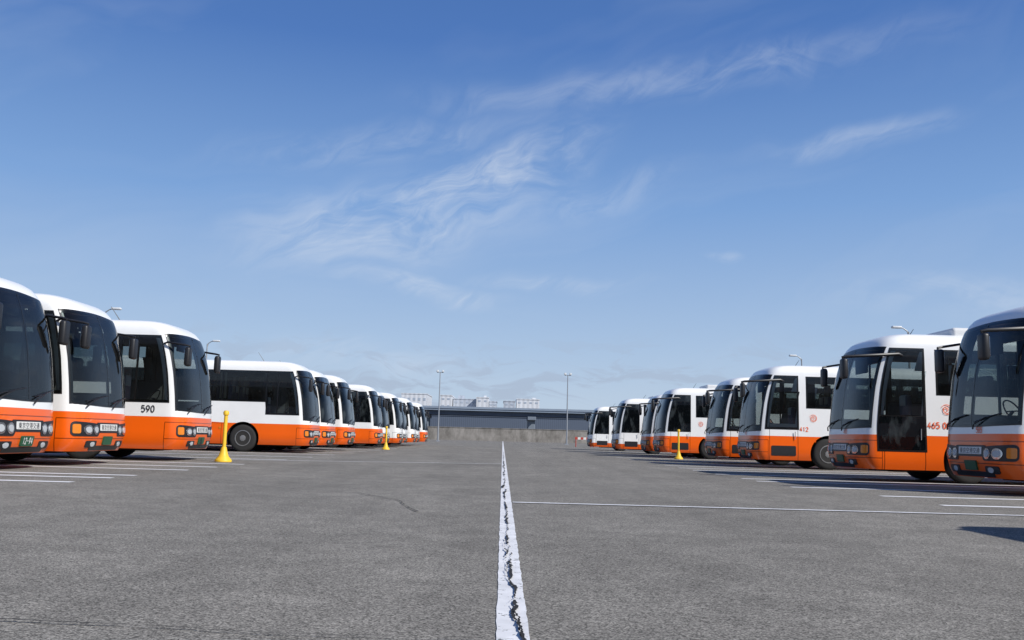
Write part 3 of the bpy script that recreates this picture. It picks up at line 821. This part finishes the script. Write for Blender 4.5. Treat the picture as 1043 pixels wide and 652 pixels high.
sc10 = N.new('ShaderNodeVectorMath'); sc10.operation = 'SCALE'; sc10.inputs['Scale'].default_value = 10; L.new(rp.outputs[0], sc10.inputs[0])
skm = N.new('ShaderNodeMix'); skm.data_type = 'RGBA'; skm.inputs['Factor'].default_value = .9; L.new(sk.outputs[0], skm.inputs['A']); L.new(sc10.outputs[0], skm.inputs['B'])
def px(x, y):
    a = (x - 512) + .026 * (y - 446); b = (y - 446) - .026 * (x - 512)
    A = math.atan(a / 930); return A, math.atan(-b / 930 * math.cos(A))
# gently warp the lookup so cloud outlines are irregular
wn = N.new('ShaderNodeTexNoise'); wn.noise_dimensions = '2D'; wn.inputs['Scale'].default_value = 7; wn.inputs['Detail'].default_value = 3; L.new(cb.outputs[0], wn.inputs['Vector'])
ws = N.new('ShaderNodeVectorMath'); ws.operation = 'SUBTRACT'; L.new(wn.outputs['Color'], ws.inputs[0]); ws.inputs[1].default_value = (.5, .5, .5)
wm = N.new('ShaderNodeVectorMath'); wm.operation = 'MULTIPLY_ADD'; L.new(ws.outputs[0], wm.inputs[0]); wm.inputs[1].default_value = (.10, .05, 0); L.new(cb.outputs[0], wm.inputs[2])
CB = wm.outputs[0]
blobs = [(480, 182, 115, 22, 22, 1.0), (400, 222, 140, 32, 14, .85), (335, 205, 70, 14, 8, .4), (430, 297, 80, 9, -8, .75), (560, 289, 75, 7, 0, .5),
         (390, 135, 150, 13, 10, .36), (690, 68, 240, 16, 5, .34), (880, 126, 80, 9, 6, .45), (605, 192, 100, 15, 14, .35),
         (385, 368, 110, 12, -4, .4), (747, 265, 20, 5, 0, .5), (980, 302, 110, 16, 0, .4)]
acc = None
for (bx, by, rx, ry, ang, amp) in blobs:
    A, E = px(bx, by)
    mp = N.new('ShaderNodeMapping'); mp.vector_type = 'TEXTURE'
    mp.inputs['Location'].default_value = (A, E, 0); mp.inputs['Rotation'].default_value = (0, 0, math.radians(ang)); mp.inputs['Scale'].default_value = (rx / 930, ry / 930 * 1.25, 1)
    L.new(CB, mp.inputs[0])
    ln = N.new('ShaderNodeVectorMath'); ln.operation = 'LENGTH'; L.new(mp.outputs[0], ln.inputs[0])
    mr = N.new('ShaderNodeMapRange'); mr.interpolation_type = 'SMOOTHERSTEP'
    mr.inputs[1].default_value = 0; mr.inputs[2].default_value = 1.7; mr.inputs[3].default_value = amp; mr.inputs[4].default_value = 0
    L.new(ln.outputs['Value'], mr.inputs[0])
    acc = mr.outputs[0] if acc is None else M('MAXIMUM', acc, mr.outputs[0])
def cn(rot, sx, sy, sc, det, dist, seed, rough=.62):
    m1 = N.new('ShaderNodeMapping'); m1.inputs['Rotation'].default_value = (0, 0, math.radians(-rot)); L.new(CB, m1.inputs[0])
    mp = N.new('ShaderNodeMapping'); mp.inputs['Scale'].default_value = (sx, sy, 1); mp.inputs['Location'].default_value = (seed, seed * .7, 0)
    L.new(m1.outputs[0], mp.inputs[0])
    n = N.new('ShaderNodeTexNoise'); n.noise_dimensions = '2D'; n.inputs['Scale'].default_value = sc; n.inputs['Detail'].default_value = det; n.inputs['Roughness'].default_value = rough; n.inputs['Distortion'].default_value = dist
    L.new(mp.outputs[0], n.inputs['Vector']); return n.outputs['Fac']
n1 = cn(14, 3.2, 10, 2.2, 8, .7, 3.1, .60); n2 = cn(30, 7, 24, 2.6, 5, .5, 1.7, .6)
nn = M('ADD', M('MULTIPLY', n1, .66), M('MULTIPLY', n2, .34))
dens = N.new('ShaderNodeMapRange'); dens.interpolation_type = 'SMOOTHSTEP'; dens.inputs[1].default_value = .32; dens.inputs[2].default_value = .70; L.new(nn, dens.inputs[0])
cl = M('MULTIPLY', M('MULTIPLY', dens.outputs[0], acc), .75)
n3 = cn(14, 1.2, 5, 1.5, 4, .5, 9.0)
veil = N.new('ShaderNodeMapRange'); veil.inputs[1].default_value = .45; veil.inputs[2].default_value = .8; veil.inputs[4].default_value = .09; L.new(n3, veil.inputs[0])
cl = M('MINIMUM', M('ADD', cl, veil.outputs[0]), 1.0)
n4 = cn(0, 6, 26, 2.0, 5, .4, 5.5)
lo = N.new('ShaderNodeMapRange'); lo.interpolation_type = 'SMOOTHSTEP'; lo.inputs[1].default_value = .48; lo.inputs[2].default_value = .62; L.new(n4, lo.inputs[0])
be = N.new('ShaderNodeMapRange'); be.interpolation_type = 'SMOOTHSTEP'; be.inputs[1].default_value = .05; be.inputs[2].default_value = .13; be.inputs[3].default_value = .55; be.inputs[4].default_value = 0; L.new(el, be.inputs[0])
mx = N.new('ShaderNodeMix'); mx.data_type = 'RGBA'; L.new(cl, mx.inputs['Factor']); L.new(skm.outputs['Result'], mx.inputs['A']); mx.inputs['B'].default_value = (6.6, 7.3, 8.4, 1)
mx2 = N.new('ShaderNodeMix'); mx2.data_type = 'RGBA'; L.new(M('MULTIPLY', lo.outputs[0], be.outputs[0]), mx2.inputs['Factor']); L.new(mx.outputs['Result'], mx2.inputs['A']); mx2.inputs['B'].default_value = (3.8, 4.5, 5.8, 1)
L.new(mx2.outputs['Result'], bg.inputs['Color']); bg.inputs['Strength'].default_value = .10

# ------------------------------------------------------------------ camera
cd = bpy.data.cameras.new('camera'); cam = bpy.data.objects.new('camera', cd); col.objects.link(cam)
cd.lens = 36 * 930 / 1043; cd.sensor_width = 36; cd.clip_end = 6000; cd.clip_start = .05
Rm = Matrix.Rotation(math.radians(-.39), 4, 'Z') @ Matrix.Rotation(math.radians(90 + 7.36), 4, 'X') @ Matrix.Rotation(math.radians(1.5), 4, 'Z')
cam.matrix_world = Matrix.Translation((0, 0, .76)) @ Rm
scn.camera = cam
scn.view_settings.view_transform = 'Standard'; scn.view_settings.look = 'None'; scn.view_settings.exposure = 0
